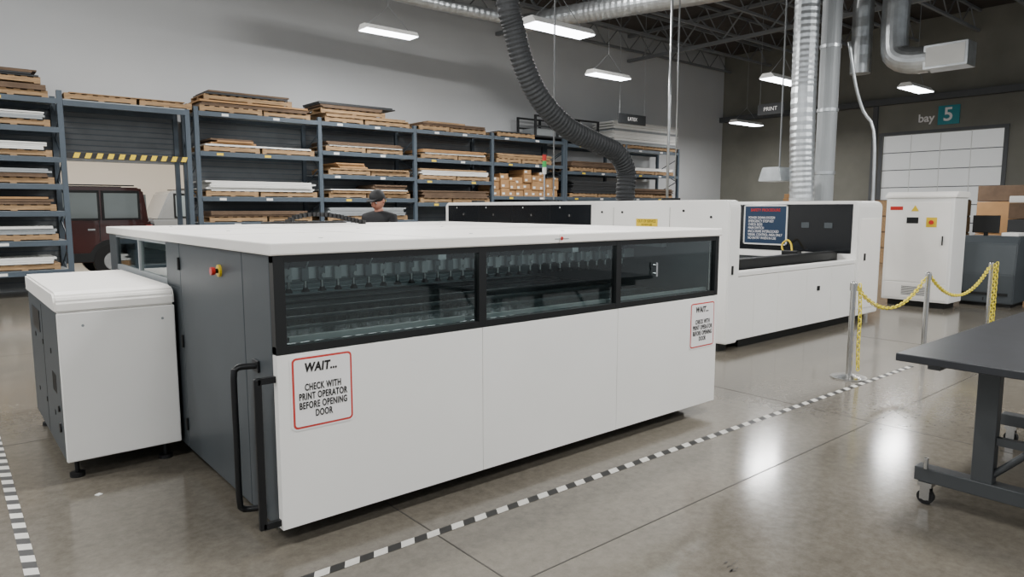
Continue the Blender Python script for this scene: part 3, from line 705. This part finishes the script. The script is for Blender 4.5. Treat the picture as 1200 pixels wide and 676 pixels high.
# ================= PERSON =================
M_skin=mat('skin','#a87460',.55,var=.04); M_shirt=mat('black_shirt','#121316',.8); M_jean=mat('dark_trousers','#22262e',.8); M_hair=mat('dark_hair','#1c1512',.7); M_cap=mat('black_cap','#0e0f11',.7)
def skin_obj(name,verts,edges,radii,m,parent,sub=2,root=0):
    me=bpy.data.meshes.new(name); me.from_pydata(verts,edges,[]); o=bpy.data.objects.new(name,me); SC.collection.objects.link(o)
    sk=o.modifiers.new('skin','SKIN'); sk.use_smooth_shade=True
    for i,r in enumerate(radii):
        rr_=r if hasattr(r,'__len__') else (r,r); me.skin_vertices[0].data[i].radius=rr_; me.skin_vertices[0].data[i].use_root=(i==root)
    ss=o.modifiers.new('sub','SUBSURF'); ss.levels=sub; ss.render_levels=sub
    me.materials.append(m); o.parent=parent; return o
def person(loc,rz):
    E=empty('machine_operator')
    skin_obj('trousers',[(0,0,.98),(.1,0,.9),(.11,-.01,.5),(.12,.02,.1),(-.1,0,.9),(-.11,-.01,.5),(-.12,.02,.1)],[(0,1),(1,2),(2,3),(0,4),(4,5),(5,6)],[(.15,.11),.095,.065,.05,.095,.065,.05],M_jean,E)
    skin_obj('shirt',[(0,0,.98),(0,0,1.15),(0,.01,1.35),(0,.02,1.48),(0,.01,1.55),(.17,.01,1.46),(.22,-.02,1.2),(-.17,.01,1.46),(-.22,-.02,1.2)],[(0,1),(1,2),(2,3),(3,4),(3,5),(5,6),(3,7),(7,8)],[(.16,.11),(.155,.11),(.17,.115),(.13,.09),(.06,.06),.075,.055,.075,.055],M_shirt,E)
    for s in (1,-1):
        skin_obj('arm',[(s*.21,-.02,1.26),(s*.225,-.02,1.18),(s*.2,-.2,1.1),(s*.17,-.32,1.14),(s*.16,-.38,1.15)],[(0,1),(1,2),(2,3),(3,4)],[.045,.045,.036,.026,(.035,.018)],M_skin,E)
        for k,(dx,L) in enumerate(((-.03,.065),(-.01,.078),(.01,.074),(.028,.06))):
            x=s*(.16+dx*1.0)
            skin_obj('finger',[(x,-.385,1.15),(x,-.385-L*.5,1.145),(x,-.385-L*.8,1.125),(x,-.385-L*.9,1.1)],[(0,1),(1,2),(2,3)],[.009,.0085,.008,.007],M_skin,E,1)
        skin_obj('thumb',[(s*.135,-.35,1.145),(s*.115,-.385,1.13),(s*.115,-.41,1.115)],[(0,1),(1,2)],[.011,.01,.008],M_skin,E,1)
        b=Bld(); b.box(s*.12-.05,s*.12+.05,-.18,.1,0,.09,M_black,bev=.03,seg=3); b.obj('shoe',E)
    skin_obj('neck',[(0,.01,1.48),(0,-.005,1.6)],[(0,1)],[.058,.055],M_skin,E)
    H=empty('head_group'); H.parent=E; H.location=(0,-.02,1.66)
    bm=bmesh.new(); bmesh.ops.create_uvsphere(bm,u_segments=28,v_segments=20,radius=1)
    for v in bm.verts:
        x,y,z=v.co; k=1-.28*max(0,-z)**1.5
        v.co=Vector((x*.076*k,y*.096*(1-.15*max(0,-z))-(.012 if z<-.3 and y<0 else 0),z*.118))
    me=bpy.data.meshes.new('head'); bm.to_mesh(me); bm.free(); me.materials.append(M_skin)
    for p in me.polygons: p.use_smooth=True
    o=bpy.data.objects.new('head',me); SC.collection.objects.link(o); o.parent=H
    b=Bld()
    b.prism([(-.012,-.03),(.012,-.03),(.004,.012),(-.004,.012)],'y',-.115,-.085,M_skin,bev=.004)
    for s in (1,-1):
        b.sph((s*.03,-.086,.005),.012,M_signw,sc=(1.2,.5,.7)); b.sph((s*.03,-.092,.005),.005,M_ink); b.box(s*.03-.017,s*.03+.017,-.096,-.088,.022,.028,M_hair)
        b.sph((s*.076,.005,-.005),.028,M_skin,sc=(.35,.7,1.1))
    b.sph((0,-.086,-.055),.022,mat('lips','#8f4f46',.5),sc=(1,.3,.25)); b.obj('face_features',H)
    b=Bld(); b.sph((0,.012,.0),.1,M_hair,sc=(.8,.92,1.0),seg=20,M=None); hb=b.obj('hair',H); hb.location=(0,.018,.012); hb.scale=(1,.95,1)
    b=Bld(); b.sph((0,.005,.045),.1,M_cap,sc=(.87,1.03,.85),seg=24); b.prism([(-.06,-.07),(.06,-.07),(.055,-.14),(.03,-.17),(-.03,-.17),(-.055,-.14)],'z',.05,.058,M_cap,bev=.002); b.obj('cap',H)
    H.rotation_euler=(math.radians(24),0,math.radians(0))
    E.location=loc; E.rotation_euler=(0,0,rz); E.scale=(1.05,1.05,1.05)
person((4.24,7.6,0),math.radians(-62))

# ================= CAMERA / WORLD =================
cam=bpy.data.cameras.new('camera'); co=bpy.data.objects.new('camera',cam); SC.collection.objects.link(co)
cam.sensor_width=36; cam.lens=24.3; cam.clip_end=200
co.location=(0,0,1.65); co.rotation_euler=(math.radians(90-6.62),math.radians(0),math.radians(-40))
SC.camera=co
wd=bpy.data.worlds.new('world'); SC.world=wd; wd.use_nodes=True
bg=wd.node_tree.nodes['Background']; bg.inputs[0].default_value=(.9,.95,1,1); bg.inputs[1].default_value=.72
